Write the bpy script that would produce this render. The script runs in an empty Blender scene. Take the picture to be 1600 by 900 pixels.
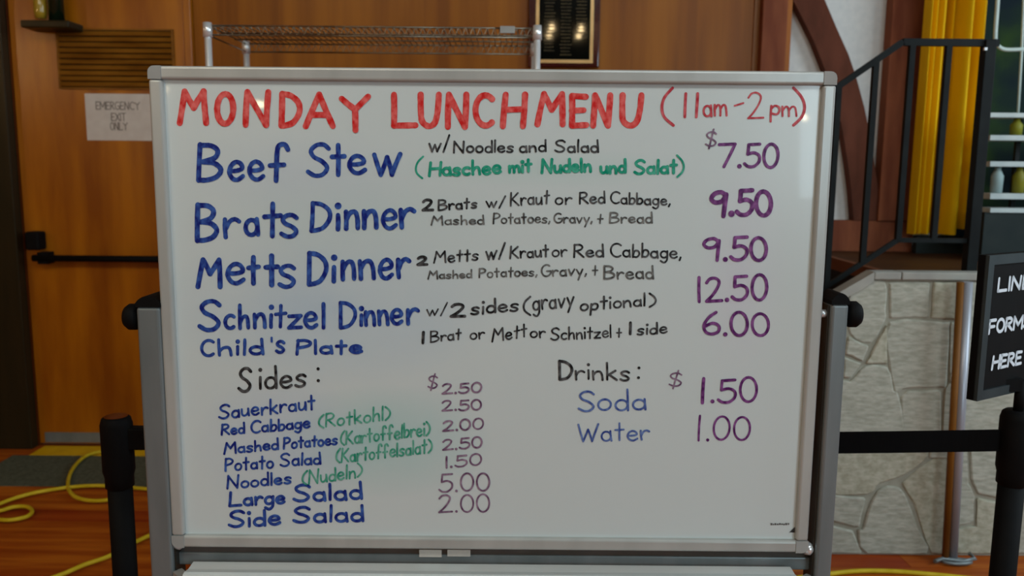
import bpy, bmesh, math, random
from mathutils import Vector, Matrix
random.seed(7)
SC = bpy.context.scene
COL = SC.collection

# ------------------------------------------------------------------ camera
F = 1300.0
PITCH, ROLL = math.radians(8.1), math.radians(0.5)
CAM = Vector((0, 0, 1.5))
cd = bpy.data.cameras.new('camera'); cam = bpy.data.objects.new('camera', cd); COL.objects.link(cam)
cd.sensor_width = 36.0; cd.lens = 36.0 * F / 1600.0
cam.location = CAM
RM = Matrix.Rotation(math.radians(90) - PITCH, 3, 'X') @ Matrix.Rotation(ROLL, 3, 'Z')
cam.rotation_euler = RM.to_euler()
cd.dof.use_dof = True; cd.dof.focus_distance = 1.62; cd.dof.aperture_fstop = 4.2
cd.clip_start = 0.02
SC.camera = cam

# ------------------------------------------------------------------ world, light, exposure
w = bpy.data.worlds.new('world'); SC.world = w; w.use_nodes = True
w.node_tree.nodes['Background'].inputs[0].default_value = (0.55, 0.62, 0.7, 1)
w.node_tree.nodes['Background'].inputs[1].default_value = 0.6
SC.view_settings.view_transform = 'Standard'; SC.view_settings.look = 'None'
SC.view_settings.gamma = 1.0; SC.view_settings.use_curve_mapping = False
SC.view_settings.exposure = 0.0

def area(name, loc, target, sx, sy, power, col):
    l = bpy.data.lights.new(name, 'AREA'); l.shape = 'RECTANGLE'; l.size = sx; l.size_y = sy
    l.energy = power; l.color = col
    o = bpy.data.objects.new(name, l); COL.objects.link(o); o.location = loc
    o.rotation_euler = (Vector(target) - Vector(loc)).to_track_quat('-Z', 'Y').to_euler()
    return o
area('assumed_daylight_fill', (4.85, -4.5, 2.3), (-1.5, 0.8, 1.6), 5.0, 2.2, 270, (0.68, 0.90, 1.0))  # cool daylight assumed from the right, added as unseen area light; no window modelled
area('stage_fill', (4.6, 1.6, 2.7), (0.0, 4.4, 1.7), 1.8, 1.8, 95, (0.72, 0.90, 1.0))  # unseen fill added at right to brighten the back wall
area('left_warm_fill', (-4.15, -2.5, 2.4), (1.0, 2.0, 1.6), 3.0, 1.8, 26, (1.0, 0.88, 0.62))  # added warm side fill for streaks on posts and frame edge
area('ceiling_fill', (-1.6, -0.9, 4.15), (-1.2, 3.6, 1.0), 2.2, 1.2, 55, (1.0, 0.92, 0.74))  # overhead fill added to light the hall, no fixture modelled
area('ceiling_fill', (1.5, -1.0, 4.15), (0.6, 2.0, 0.5), 2.6, 1.2, 60, (0.82, 0.95, 1.0))  # second added overhead fill, cooler

# ------------------------------------------------------------------ helpers
def ray(px, py):
    return (RM @ Vector((px - 800.0, 450.0 - py, -F))).normalized()
def P(px, py, Y):
    d = ray(px, py); t = (Y - CAM.y) / d.y
    return CAM + d * t
def G(px, py, z=0.0):
    d = ray(px, py); t = (z - CAM.z) / d.z
    return CAM + d * t
def lin(c):
    r = []
    for v in c:
        v /= 255.0
        r.append(v / 12.92 if v <= 0.04045 else ((v + 0.055) / 1.055) ** 2.4)
    return (r[0], r[1], r[2], 1.0)

class MB:
    def __init__(s): s.v = []; s.f = []; s.sm = []
    def add(s, vs, fs, smooth=False):
        n = len(s.v); s.v += [tuple(a) for a in vs]
        s.f += [tuple(i + n for i in f) for f in fs]; s.sm += [smooth] * len(fs); return s
    def box(s, x0, x1, y0, y1, z0, z1):
        vs = [(x, y, z) for z in (z0, z1) for y in (y0, y1) for x in (x0, x1)]
        return s.add(vs, [(0,2,3,1),(4,5,7,6),(0,1,5,4),(2,6,7,3),(0,4,6,2),(1,3,7,5)])
    def cbox(s, c, sx, sy, sz):
        return s.box(c[0]-sx/2, c[0]+sx/2, c[1]-sy/2, c[1]+sy/2, c[2]-sz/2, c[2]+sz/2)
    def bar(s, a, b, wx, wz, up=(0, 0, 1)):
        a = Vector(a); b = Vector(b); d = (b - a).normalized(); u = Vector(up)
        if abs(d.dot(u)) > .98: u = Vector((0, 1, 0))
        r = d.cross(u).normalized(); u = r.cross(d)
        vs = [p + r * i * wx / 2 + u * j * wz / 2 for p in (a, b) for i, j in ((-1,-1),(1,-1),(1,1),(-1,1))]
        return s.add(vs, [(0,1,2,3),(7,6,5,4),(0,4,5,1),(1,5,6,2),(2,6,7,3),(3,7,4,0)])
    def tube(s, pts, r, n=10, caps=True, closed=False):
        pts = [Vector(p) for p in pts]; m = len(pts); vs = []
        rs = r if isinstance(r, (list, tuple)) else [r] * m
        prev = None
        for i, p in enumerate(pts):
            if closed: d = (pts[(i+1) % m] - pts[i-1])
            else: d = pts[min(i+1, m-1)] - pts[max(i-1, 0)]
            d.normalize()
            if prev is None:
                u = Vector((0, 0, 1)) if abs(d.z) < .9 else Vector((0, 1, 0))
            else: u = prev
            a = (u - d * u.dot(d)).normalized(); b = d.cross(a); prev = a
            for k in range(n):
                t = 2 * math.pi * k / n
                vs.append(p + (a * math.cos(t) + b * math.sin(t)) * rs[i])
        fs = []
        for i in range(m if closed else m - 1):
            j = (i + 1) % m
            for k in range(n):
                fs.append((i*n+k, i*n+(k+1) % n, j*n+(k+1) % n, j*n+k))
        s.add(vs, fs, True)
        if caps and not closed:
            base = len(s.v) - m * n
            s.f.append(tuple(base + k for k in range(n))[::-1]); s.sm.append(False)
            s.f.append(tuple(base + (m-1)*n + k for k in range(n))); s.sm.append(False)
        return s
    def lathe(s, c, prof, n=28, axis='Z'):
        vs = []; fs = []
        for (r, h) in prof:
            for k in range(n):
                t = 2 * math.pi * k / n; x, y = r * math.cos(t), r * math.sin(t)
                vs.append((c[0]+x, c[1]+y, c[2]+h) if axis == 'Z' else
                          (c[0]+h, c[1]+x, c[2]+y) if axis == 'X' else (c[0]+x, c[1]+h, c[2]+y))
        for i in range(len(prof) - 1):
            for k in range(n):
                fs.append((i*n+k, i*n+(k+1) % n, (i+1)*n+(k+1) % n, (i+1)*n+k))
        return s.add(vs, fs, True)
    def prism(s, poly, y0, y1, bev=0.0):
        """poly: list of (x,z); front face at y0 (towards camera), back at y1"""
        n = len(poly)
        if bev > 0:
            cx = sum(p[0] for p in poly)/n; cz = sum(p[1] for p in poly)/n
            ins = []
            for (x, z) in poly:
                d = math.hypot(x-cx, z-cz) or 1; k = max(0, 1 - bev * 1.6 / d)
                ins.append((cx + (x-cx)*k, cz + (z-cz)*k))
            vs = [(x, y0, z) for x, z in ins] + [(x, y0+bev, z) for x, z in poly] + [(x, y1, z) for x, z in poly]
            L = 3
        else:
            vs = [(x, y0, z) for x, z in poly] + [(x, y1, z) for x, z in poly]; L = 2
        fs = [tuple(range(n)), tuple(range((L-1)*n, L*n))[::-1]]
        for l in range(L-1):
            for i in range(n):
                j = (i+1) % n; fs.append((l*n+i, (l+1)*n+i, (l+1)*n+j, l*n+j))
        return s.add(vs, fs)
    def build(s, name, mat, parent=None, bevel=0.0, seg=2, label=None, kind=None):
        me = bpy.data.meshes.new(name); me.from_pydata(s.v, [], s.f); me.update()
        bm = bmesh.new(); bm.from_mesh(me); bmesh.ops.recalc_face_normals(bm, faces=bm.faces)
        bm.to_mesh(me); bm.free()
        for p, f in zip(me.polygons, s.sm): p.use_smooth = f
        me.materials.append(mat)
        o = bpy.data.objects.new(name, me); COL.objects.link(o)
        if parent is not None:
            o.parent = parent
            o.matrix_parent_inverse = Matrix.Translation(parent_origin(parent)).inverted()
        if bevel:
            m = o.modifiers.new('bevel', 'BEVEL'); m.width = bevel; m.segments = seg; m.limit_method = 'ANGLE'
            m.angle_limit = math.radians(40)
        if label: o['label'] = label
        if kind: o['kind'] = kind
        return o
def parent_origin(p):
    t = Vector(p.location); q = p.parent
    while q is not None: t = t + Vector(q.location); q = q.parent
    return t
def thing(name, label, cat, loc, group=None):
    o = bpy.data.objects.new(name, None); COL.objects.link(o); o.location = loc
    o.empty_display_size = .1
    o['label'] = label; o['category'] = cat
    if group: o['group'] = group
    return o
def tag(o, label, cat, group=None):
    o['label'] = label; o['category'] = cat
    if group: o['group'] = group
    return o
def struct(o): o['kind'] = 'structure'; return o

def smooth(pts, n=8, closed=False):
    out = []; m = len(pts)
    rng = range(m if closed else m - 1)
    for i in rng:
        if closed: p0, p1, p2, p3 = pts[i-1], pts[i], pts[(i+1) % m], pts[(i+2) % m]
        else: p0, p1, p2, p3 = pts[max(i-1,0)], pts[i], pts[i+1], pts[min(i+2, m-1)]
        for k in range(n):
            t = k / n
            out.append(tuple(.5*((2*p1[j]) + (-p0[j]+p2[j])*t + (2*p0[j]-5*p1[j]+4*p2[j]-p3[j])*t*t + (-p0[j]+3*p1[j]-3*p2[j]+p3[j])*t**3) for j in range(len(p1))))
    if not closed: out.append(tuple(pts[-1]))
    return out
# ------------------------------------------------------------------ materials
def base(name, rough=.5, metal=0.0, col=(200, 200, 200), coat=0.0):
    m = bpy.data.materials.new(name); m.use_nodes = True
    b = m.node_tree.nodes['Principled BSDF']
    b.inputs['Base Color'].default_value = lin(col)
    b.inputs['Roughness'].default_value = rough; b.inputs['Metallic'].default_value = metal
    b.inputs['Coat Weight'].default_value = coat
    return m, m.node_tree, b
def noisy(name, c1, c2, scale=(1, 1, 1), nscale=6.0, rough=.5, metal=0, detail=4, bump=0.0, lo=.35, hi=.65, c3=None, coat=0.0):
    m, nt, b = base(name, rough, metal, c1, coat); N = nt.nodes.new; K = nt.links.new
    tc = N('ShaderNodeTexCoord'); mp = N('ShaderNodeMapping'); mp.inputs['Scale'].default_value = scale
    nz = N('ShaderNodeTexNoise'); nz.inputs['Scale'].default_value = nscale; nz.inputs['Detail'].default_value = detail
    if rough >= .35 and metal == 0: b.inputs['Specular IOR Level'].default_value = .18
    cr = N('ShaderNodeValToRGB'); e = cr.color_ramp.elements
    e[0].position = lo; e[0].color = lin(c1); e[1].position = hi; e[1].color = lin(c2)
    if c3: x = cr.color_ramp.elements.new((lo+hi)/2); x.color = lin(c3)
    K(tc.outputs['Object'], mp.inputs[0]); K(mp.outputs[0], nz.inputs['Vector']); K(nz.outputs['Fac'], cr.inputs[0])
    K(cr.outputs[0], b.inputs['Base Color'])
    if bump:
        bp = N('ShaderNodeBump'); bp.inputs['Strength'].default_value = bump; bp.inputs['Distance'].default_value = .004
        K(nz.outputs['Fac'], bp.inputs['Height']); K(bp.outputs[0], b.inputs['Normal'])
    return m

M = {}
M['door'] = noisy('door_wood', (140, 72, 4), (182, 108, 10), (2.4, 1, .35), 3.0, .3, detail=5, bump=.04)
M['wall_wood'] = noisy('panel_wood', (126, 68, 8), (156, 92, 16), (4.5, 1, .25), 2.6, .36, detail=6)
M['louver'] = noisy('louver_wood', (112, 66, 14), (146, 94, 28), (1, 1, 4), 4, .45)
M['frame_wood'] = noisy('frame_wood', (84, 36, 4), (106, 48, 8), (3, 1, .4), 3, .4)
M['dark_frame'] = noisy('dark_frame', (38, 32, 18), (52, 40, 22), (3, 1, .4), 3, .35)
M['trim'] = noisy('pale_trim', (140, 92, 52), (160, 108, 64), (3, 1, .4), 3, .4)
M['timber'] = noisy('timber', (112, 58, 38), (140, 80, 52), (3, 1, .5), 5, .75, detail=6, bump=.1)
M['timber_brace'] = noisy('timber_brace', (80, 42, 28), (100, 54, 38), (2, 1, .7), 6, .8, detail=6, bump=.1)
M['orange_edge'] = noisy('orange_edge', (150, 84, 24), (176, 104, 36), (3, 1, .4), 3, .4)
M['plaster'] = noisy('plaster', (206, 205, 203), (214, 212, 209), (1, 1, 1), 30, .9, bump=.05)
M['stone'] = noisy('stone', (158, 158, 144), (184, 183, 170), (2, 1, 7), 13, .9, detail=8, bump=.7, c3=(172, 171, 158))
M['stone_warm'] = noisy('stone_warm', (160, 157, 138), (186, 183, 166), (3, 1, 5), 12.0, .9, detail=8, bump=.7)
M['mortar'] = noisy('mortar', (148, 146, 132), (162, 160, 146), (1, 1, 1), 20, .95)
M['cap'] = noisy('cap_stone', (150, 148, 142), (168, 166, 158), (1, 1, 1), 8, .85, bump=.2)
M['plank'] = noisy('plank', (150, 64, 12), (192, 106, 28), (.5, 6, 1), 3.0, .42, detail=6, c3=(168, 82, 22))
M['plank_red'] = noisy('plank_red', (136, 44, 14), (168, 74, 24), (.5, 6, 1), 3.0, .42, detail=6)
M['mat'] = noisy('mat', (76, 80, 66), (94, 98, 82), (1, 1, 1), 60, .95)
M['yellow'] = noisy('yellow_tape', (214, 168, 8), (228, 184, 14), (1, 1, 1), 12, .55)
M['cord'] = noisy('yellow_cord', (196, 168, 24), (214, 186, 44), (1, 1, 1), 20, .45)
M['curtain'] = noisy('curtain', (222, 172, 2), (238, 188, 6), (6, 1, .4), 5, .7)
M['iron'] = noisy('black_iron', (12, 15, 16), (20, 24, 24), (1, 1, 1), 12, .6)
M['black'] = noisy('black_plastic', (4, 4, 5), (8, 8, 9), (1, 1, 1), 20, .7)
M['belt'] = noisy('black_webbing', (4, 4, 5), (8, 8, 9), (40, 1, 1), 20, .95)
M['alu'] = noisy('aluminium', (170, 171, 168), (182, 183, 180), (1, 1, .2), 14, .3, .15)
M['alu_post'] = noisy('aluminium_post', (112, 120, 122), (128, 134, 136), (1, 1, .2), 14, .36, .3)
M['alu_dark'] = noisy('aluminium_dark', (40, 36, 30), (54, 50, 42), (1, 1, 1), 10, .5, .2)
M['tray'] = noisy('tray_metal', (206, 212, 212), (220, 226, 226), (.2, 1, 1), 10, .3, .15)
M['corner'] = noisy('grey_corner', (150, 150, 148), (162, 162, 160), (1, 1, 1), 10, .5)
M['chrome'] = noisy('chrome', (236, 240, 244), (246, 248, 250), (1, 1, 1), 8, .22, .55)
M['wire'] = noisy('wire', (120, 110, 96), (150, 138, 118), (1, 1, 1), 8, .3, .9)
M['plaque_frame'] = noisy('cherry_lacquer', (52, 12, 10), (74, 20, 16), (1, 1, .4), 6, .12, coat=.6)
M['gold'] = noisy('gold_inlay', (196, 152, 92), (214, 172, 110), (1, 1, 1), 8, .35, .3)
M['plaque_black'], _, _ = base('plaque_black', .04, 0, (10, 12, 10))
M['engraved'] = noisy('engraving', (60, 50, 30), (84, 70, 42), (1, 1, 1), 30, .5)
M['paper'] = noisy('paper', (204, 194, 186), (212, 204, 196), (1, 1, 1), 15, .8)
M['print'] = noisy('print_grey', (120, 110, 104), (132, 122, 114), (1, 1, 1), 15, .8)
M['sign_frame'] = noisy('sign_frame', (46, 58, 62), (58, 70, 74), (1, 1, 1), 10, .45, .3)
M['sign_letter'], _, _ = base('sign_letter', .5, 0, (225, 232, 240))
M['white_tube'] = noisy('white_tube', (190, 205, 200), (205, 218, 212), (1, 1, 1), 10, .4)
M['rack_white'] = noisy('rack_shelf_white', (180, 188, 188), (196, 202, 200), (1, 1, 1), 10, .5)
M['backdrop'] = noisy('painted_forest', (10, 26, 34), (40, 62, 22), (1, 1, 1), 3.5, .8, detail=9, lo=.38, hi=.68, c3=(20, 38, 30))
M['wood_reflection'] = noisy('brown_reflection', (98, 60, 20), (128, 82, 30), (2, 2, .6), 5, .5)  # wood reflected in the pole, given as a brown colour
M['pole_grey'] = noisy('grey_pole', (158, 160, 170), (176, 178, 186), (1, 1, .4), 6, .35, .3)
M['amber'] = noisy('amber_glass', (150, 120, 30), (172, 140, 44), (1, 1, 1), 10, .15)
M['dark_glass'] = noisy('dark_green_glass', (10, 20, 10), (18, 30, 16), (1, 1, 1), 10, .08)
M['stage_floor'] = noisy('stage_floor', (64, 40, 22), (78, 50, 28), (1, 6, 1), 3, .5)
M['stage_edge'] = noisy('stage_edge', (110, 66, 44), (126, 78, 54), (1, 3, 1), 3, .6)
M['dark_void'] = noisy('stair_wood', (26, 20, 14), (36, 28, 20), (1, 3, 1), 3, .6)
M['ceiling'] = noisy('ceiling_paint', (120, 116, 108), (130, 126, 118), (1, 1, 1), 5, .9)
M['dark_base'] = noisy('dark_base_grey', (30, 38, 38), (40, 46, 44), (1, 1, 1), 8, .6)

def emit(name, col, s):
    m = bpy.data.materials.new(name); m.use_nodes = True; nt = m.node_tree; nt.nodes.clear()
    e = nt.nodes.new('ShaderNodeEmission'); e.inputs[0].default_value = col; e.inputs[1].default_value = s
    o = nt.nodes.new('ShaderNodeOutputMaterial'); nt.links.new(e.outputs[0], o.inputs[0]); return m
M['bulb'] = emit('bulb_glow', (1, .72, .36, 1), 60)
M['globe'] = emit('globe_glow', (1, .78, .45, 1), 150)
M['added_sconce'] = emit('added_sconce_glow', (1, .74, .38, 1), 70)
for k in ('black', 'iron', 'belt'):
    M[k].node_tree.nodes['Principled BSDF'].inputs['Specular IOR Level'].default_value = .15

# marker ink: streaky, thinner where the pen ran light
def ink(name, col, col2, lo=.3, hi=.75):
    return noisy(name, col, col2, (1, 1, .7), 95, .35, 0, 4, 0, lo, hi)
INK = {
 'red': ink('red_ink', (204, 34, 34), (230, 112, 108), .35, .68),
 'blue': ink('blue_ink', (20, 34, 118), (66, 104, 180), .38, .72),
 'lblue': ink('light_blue_ink', (50, 70, 140), (112, 136, 190), .36, .68),
 'green': ink('green_ink', (0, 138, 110), (78, 176, 150), .36, .7),
 'lgreen': ink('faded_green_ink', (24, 138, 110), (112, 178, 158), .34, .68),
 'black': ink('black_ink', (26, 26, 28), (104, 104, 106), .4, .7),
 'grey': ink('faded_black_ink', (50, 50, 50), (134, 134, 132), .36, .68),
 'lred': ink('thin_red_ink', (176, 34, 50), (214, 106, 112), .36, .68),
 'purple': ink('purple_ink', (82, 24, 90), (146, 88, 150), .38, .7),
 'mauve': ink('faded_purple_ink', (92, 60, 92), (158, 132, 154), .34, .68),
}
# white enamel with rubbed-in green and blue smears
def board_mat():
    m, nt, b = base('white_enamel', .24, 0, (206, 216, 217), .3)
    b.inputs['Coat Roughness'].default_value = .035
    N = nt.nodes.new; K = nt.links.new
    tc = N('ShaderNodeTexCoord')
    nz = N('ShaderNodeTexNoise'); nz.inputs['Scale'].default_value = 5; nz.inputs['Detail'].default_value = 5
    K(tc.outputs['Object'], nz.inputs['Vector'])
    cur = None
    rgb = N('ShaderNodeRGB'); rgb.outputs[0].default_value = lin((206, 215, 216)); cur = rgb.outputs[0]
    smears = [((600, 690), .22, .12, (130, 194, 190), .5), ((520, 480), .34, .16, (166, 190, 214), .5),
              ((560, 350), .3, .12, (184, 204, 206), .4), ((840, 262), .3, .04, (176, 206, 200), .35),
              ((440, 700), .18, .16, (170, 186, 216), .45), ((1160, 430), .09, .25, (206, 196, 212), .4),
              ((470, 270), .24, .09, (190, 200, 214), .35)]
    for (px, py), rx, rz, c, amt in smears:
        p = P(px, py, 1.6)
        mp = N('ShaderNodeMapping'); mp.inputs['Location'].default_value = (-p.x/rx, 0, -p.z/rz)
        mp.inputs['Scale'].default_value = (1/rx, 0, 1/rz)
        K(tc.outputs['Object'], mp.inputs[0])
        g = N('ShaderNodeTexGradient'); g.gradient_type = 'SPHERICAL'; K(mp.outputs[0], g.inputs[0])
        mu = N('ShaderNodeMath'); mu.operation = 'MULTIPLY'; K(g.outputs['Fac'], mu.inputs[0]); K(nz.outputs['Fac'], mu.inputs[1])
        m2 = N('ShaderNodeMath'); m2.operation = 'MULTIPLY'; m2.inputs[1].default_value = amt * 2.0; m2.use_clamp = True
        K(mu.outputs[0], m2.inputs[0])
        mx = N('ShaderNodeMix'); mx.data_type = 'RGBA'; K(m2.outputs[0], mx.inputs[0]); K(cur, mx.inputs[6])
        mx.inputs[7].default_value = lin(c); cur = mx.outputs[2]
    K(cur, b.inputs['Base Color'])
    return m
M['board'] = board_mat()

# ------------------------------------------------------------------ room shell
YW = 4.37        # wood wall / stage back wall
XL, XR, YF, ZC = -4.3, 5.0, -14.0, 4.3
ZS = P(1330, 393, YW - .06).z       # stage floor
YS = 3.115       # front of the stone wall

fl = struct(MB().box(XL, XR, YF, YW + .2, -.15, -.004).build('floor', M['mortar']))
prng = random.Random(3)
y = 1.6; row = 0
while y < YW - .01:
    y1 = min(y + .118, YW - .002)
    x = XL + .02 - prng.random() * 1.2
    while x < XR - .1:
        L = 1.5 + prng.random() * 1.2
        x0 = max(x, XL + .01); x1 = min(x + L, XR - .01)
        if x1 - x0 > .05:
            MB().box(x0 + .001, x1 - .001, y + .001, y1 - .001, -.006, -.0005 - prng.random()*.0008).build(
                'plank', M['plank_red'] if prng.random() < .25 else M['plank'], fl)
        x += L
    y = y1 if y1 < YW - .01 else YW
    row += 1
MB().box(XL + .01, XR - .01, YF + .01, 1.599, -.006, -.001).build('floor_boards', M['plank'], fl, kind='stuff')

struct(MB().box(XL, XR, YF, YW + .2, ZC, ZC + .1).build('ceiling', M['ceiling']))
struct(MB().box(XL - .12, XL, YF, YW + .2, 0, ZC).build('wall_left', M['wall_wood']))
struct(MB().box(XR, XR + .12, YF, YW + .2, 0, ZC).build('wall_right', M['plaster']))
struct(MB().box(XL, XR, YF - .12, YF, 0, ZC).build('wall_front', M['frame_wood']))
XP = P(1236, 200, YW).x     # wood wall ends here, plaster begins
wb = struct(MB().box(XL, XR, YW, YW + .12, 0, ZC).build('wall_back', M['plaster']))
XD0 = P(40, 300, YW).x; XD1 = P(292, 60, YW).x
XT0 = P(1175, 50, YW).x; XT1 = P(1183, 50, YW).x
MB().box(XD1 + .045, XT0, YW - .018, YW, 0, ZC - .01).build('wood_panel', M['wall_wood'], wb)
MB().box(XL + .01, XD0 - .21, YW - .018, YW, 0, ZC - .01).build('wood_panel', M['frame_wood'], wb)
MB().box(XT0, XT1, YW - .03, YW, 0, ZC - .01).build('pale_strip', M['trim'], wb, label='thin pale wooden trim strip')
XO = P(1229, 50, YW - .08).x
MB().box(XT1, XO, YW - .085, YW, 0, ZC - .01).build('timber_post', M['timber'], wb, bevel=.004)
MB().box(XO, P(1236, 50, YW-.08).x, YW - .08, YW, 0, ZC - .01).build('edge_strip', M['orange_edge'], wb, label='orange-brown edging strip')
# base timber above stage floor and second timber post
zb = P(1330, 344, YW - .04).z
XQ0 = P(1384, 150, YW - .07).x; XQ1 = P(1441, 150, YW - .07).x
MB().box(P(1236, 50, YW-.08).x + .002, P(1425, 370, YW - .05).x, YW - .06, YW, ZS, zb).build('base_timber', M['timber'], wb, bevel=.004)
MB().box(XQ0, XQ1, YW - .08, YW, zb, ZC - .01).build('timber_post', M['timber'], wb, bevel=.004)
# curved timber brace
le = [(1226,-40),(1240,3),(1255,32),(1270,62),(1286,102),(1300,140),(1311,178),(1318,215),(1325,260),(1330,300),(1333.5,344)]
re = [(1265,-40),(1288,0),(1307,45),(1325,85),(1337,120),(1350,168),(1358,206),(1364,245),(1371,290),(1376,344)]
poly = [(p.x, p.z) for p in (P(a, b, YW - .06) for a, b in le)]
for q in ((P(a, b, YW - .06)) for a, b in reversed(re)):
    poly.append((q.x, q.z))
poly[len(le)-1] = (poly[len(le)-1][0], zb + .001); poly[len(le)] = (poly[len(le)][0], zb + .001)
MB().prism(poly, YW - .065, YW).build('curved_brace', M['timber_brace'], wb, label='dark curved half-timber brace')

# ------------------------------------------------------------------ emergency door with louvre
dr = struct(MB().box(XD0, XD1, YW - .035, YW - .002, .012, 2.72).build('door_1', M['door'], bevel=.003))
# opening of louvre grille
lx0, lz1 = P(87, 46, YW-.04).x, P(180, 45, YW-.04).z
lx1, lz0 = P(273, 90, YW-.04).x, P(120, 139, YW-.04).z
gr = MB()
for a in ((lx0, lx1, lz1-.008, lz1), (lx0, lx1, lz0, lz0+.008), (lx0, lx0+.012, lz0+.008, lz1-.008), (lx1-.012, lx1, lz0+.008, lz1-.008)):
    gr.box(a[0], a[1], YW-.047, YW-.034, a[2], a[3])
g = gr.build('louver_grille', M['louver'], dr)
MB().box(lx0+.012, lx1-.012, YW-.0365, YW-.0345, lz0+.008, lz1-.008).build('grille_backing', M['dark_frame'], g)
nsl = 10; hh = (lz1 - lz0 - .02) / nsl
for i in range(nsl):
    z = lz0 + .01 + hh * (i + .5)
    MB().add([(lx0+.012, YW-.038, z+hh*.45), (lx1-.012, YW-.038, z+hh*.45), (lx1-.012, YW-.056, z-hh*.32), (lx0+.012, YW-.056, z-hh*.32),
              (lx0+.012, YW-.037, z+hh*.3), (lx1-.012, YW-.037, z+hh*.3), (lx1-.012, YW-.052, z-hh*.45), (lx0+.012, YW-.052, z-hh*.45)],
             [(0,1,2,3),(7,6,5,4),(0,4,5,1),(3,2,6,7),(0,3,7,4),(1,5,6,2)]).build('slat', M['louver'], g)
# panic bar and latch housing
pb0, pb1 = P(48, 404, YW-.12), P(285, 401, YW-.12)
mb = MB().tube([(pb0.x, YW-.1, pb0.z), (pb1.x, YW-.1, pb0.z)], .017, 12)
for xx in (pb0.x + .05, pb1.x - .05): mb.cbox((xx, YW-.07, pb0.z), .05, .07, .06)
mb.build('panic_bar', M['black'], dr)
q = P(55, 376, YW-.08)
MB().cbox((q.x, YW-.075, q.z), .07, .08, .095).build('latch_box', M['black'], dr, bevel=.01)
# casing
cs = MB().box(XD1 + .004, XD1 + .042, YW - .05, YW, 0, 2.78)
struct(cs.build('trim_1', M['door'], bevel=.004))
c0 = P(18, 20, YW).x
struct(MB().box(c0, XD0 - .003, YW - .045, YW, 0, 2.78).build('trim_2', M['frame_wood'], bevel=.004))
struct(MB().box(XD0 - .205, c0 - .002, YW - .1, YW, 0, ZC - .01).build('trim_3', M['dark_frame'], bevel=.006))
MB().box(XD0+.03, XD1-.03, YW-.0385, YW-.034, .02, .075).build('kick_plate', M['alu_post'], dr)
# paper notice
p0, p1 = P(132, 146, YW-.037), P(238, 220, YW-.037)
nt_ = MB().box(p0.x, p1.x, YW-.0372, YW-.0356, p1.z, p0.z).build('paper_notice', M['paper'])
tag(nt_, 'white paper notice reading EMERGENCY EXIT ONLY taped to the wooden door', 'notice')

# wall lantern at top left
ln = thing('wall_lantern', 'dark lantern with amber glass on a bracket in the top left corner', 'lantern', (P(80, 40, YW-.12).x, YW-.12, P(80, 45, YW-.12).z))
a, b = P(36, 40, YW-.12), P(117, 40, YW-.12); z0 = P(80, 46, YW-.12).z
MB().box(a.x+.02, b.x, YW-.18, YW-.035, z0, z0+.035).build('bracket', M['dark_frame'], ln, bevel=.006)
a, b = P(76, 10, YW-.12), P(99, 10, YW-.12)
MB().lathe(((a.x+b.x)/2, YW-.12, z0+.035), [(0,0),((b.x-a.x)/2,0),((b.x-a.x)/2,.2),(.02,.26),(.018,.32),(0,.32)], 20).build('glass_body', M['dark_glass'], ln)
a, b = P(55, 10, YW-.12), P(74, 10, YW-.12)
MB().lathe(((a.x+b.x)/2, YW-.13, z0+.05), [(0,0),(.025,0),((b.x-a.x)/2,.03),((b.x-a.x)/2,.1),(.02,.13),(0,.13)], 20).build('amber_glass', M['amber'], ln)
MB().tube([((a.x+b.x)/2+.02, YW-.13, z0+.17), ((a.x+b.x)/2+.025, YW-.13, z0+.32)], .012, 10).build('stem', M['chrome'], ln)

# ------------------------------------------------------------------ floor mat, tape, cords
a, b = G(-60, 757, .006), G(330, 757, .006)
yb = G(120, 712, .006).y
tag(MB().box(a.x, b.x, a.y, yb, 0, .006).build('door_mat', M['mat']), 'grey-green floor mat lying in front of the wooden door', 'mat')
a = G(44, 712, .006); b = G(300, 712, .006)
struct(MB().box(a.x, b.x, yb+.004, G(120, 697, .006).y, 0, .006).build('trim_4', M['yellow']))
CR = .009
def cord_pts(pix): return smooth([tuple(G(a, b, CR + .009)) for a, b in pix], 6)
c = MB()
c.tube(cord_pts([(-60,815),(0,787),(45,772),(95,763),(140,759),(180,760),(240,765),(300,772)]), CR, 8)
c.tube(cord_pts([(200,706),(165,705),(135,712),(114,732),(106,756),(113,773),(132,781),(160,782),(200,776)]), CR, 8)
c.tube(cord_pts([(-40,806),(0,798),(22,792),(42,792),(50,799),(42,807),(20,812),(0,812),(-30,808)]), CR, 8)
c.tube(cord_pts([(20,925),(95,898),(130,883),(170,869),(205,850),(240,834),(290,815)]), CR, 8)
tag(c.build('extension_cord', M['cord']), 'yellow cord looping over the wooden floor and mat by the door', 'cord')
c = MB(); c.tube(smooth([tuple(G(a, b, CR)) for a, b in [(1230,905),(1310,895),(1350,892),(1400,893),(1450,897),(1510,903),(1580,912)]], 6), CR, 8)
tag(c.build('extension_cord', M['cord']), 'yellow cord lying on the floor in front of the stone wall', 'cord')

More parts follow.
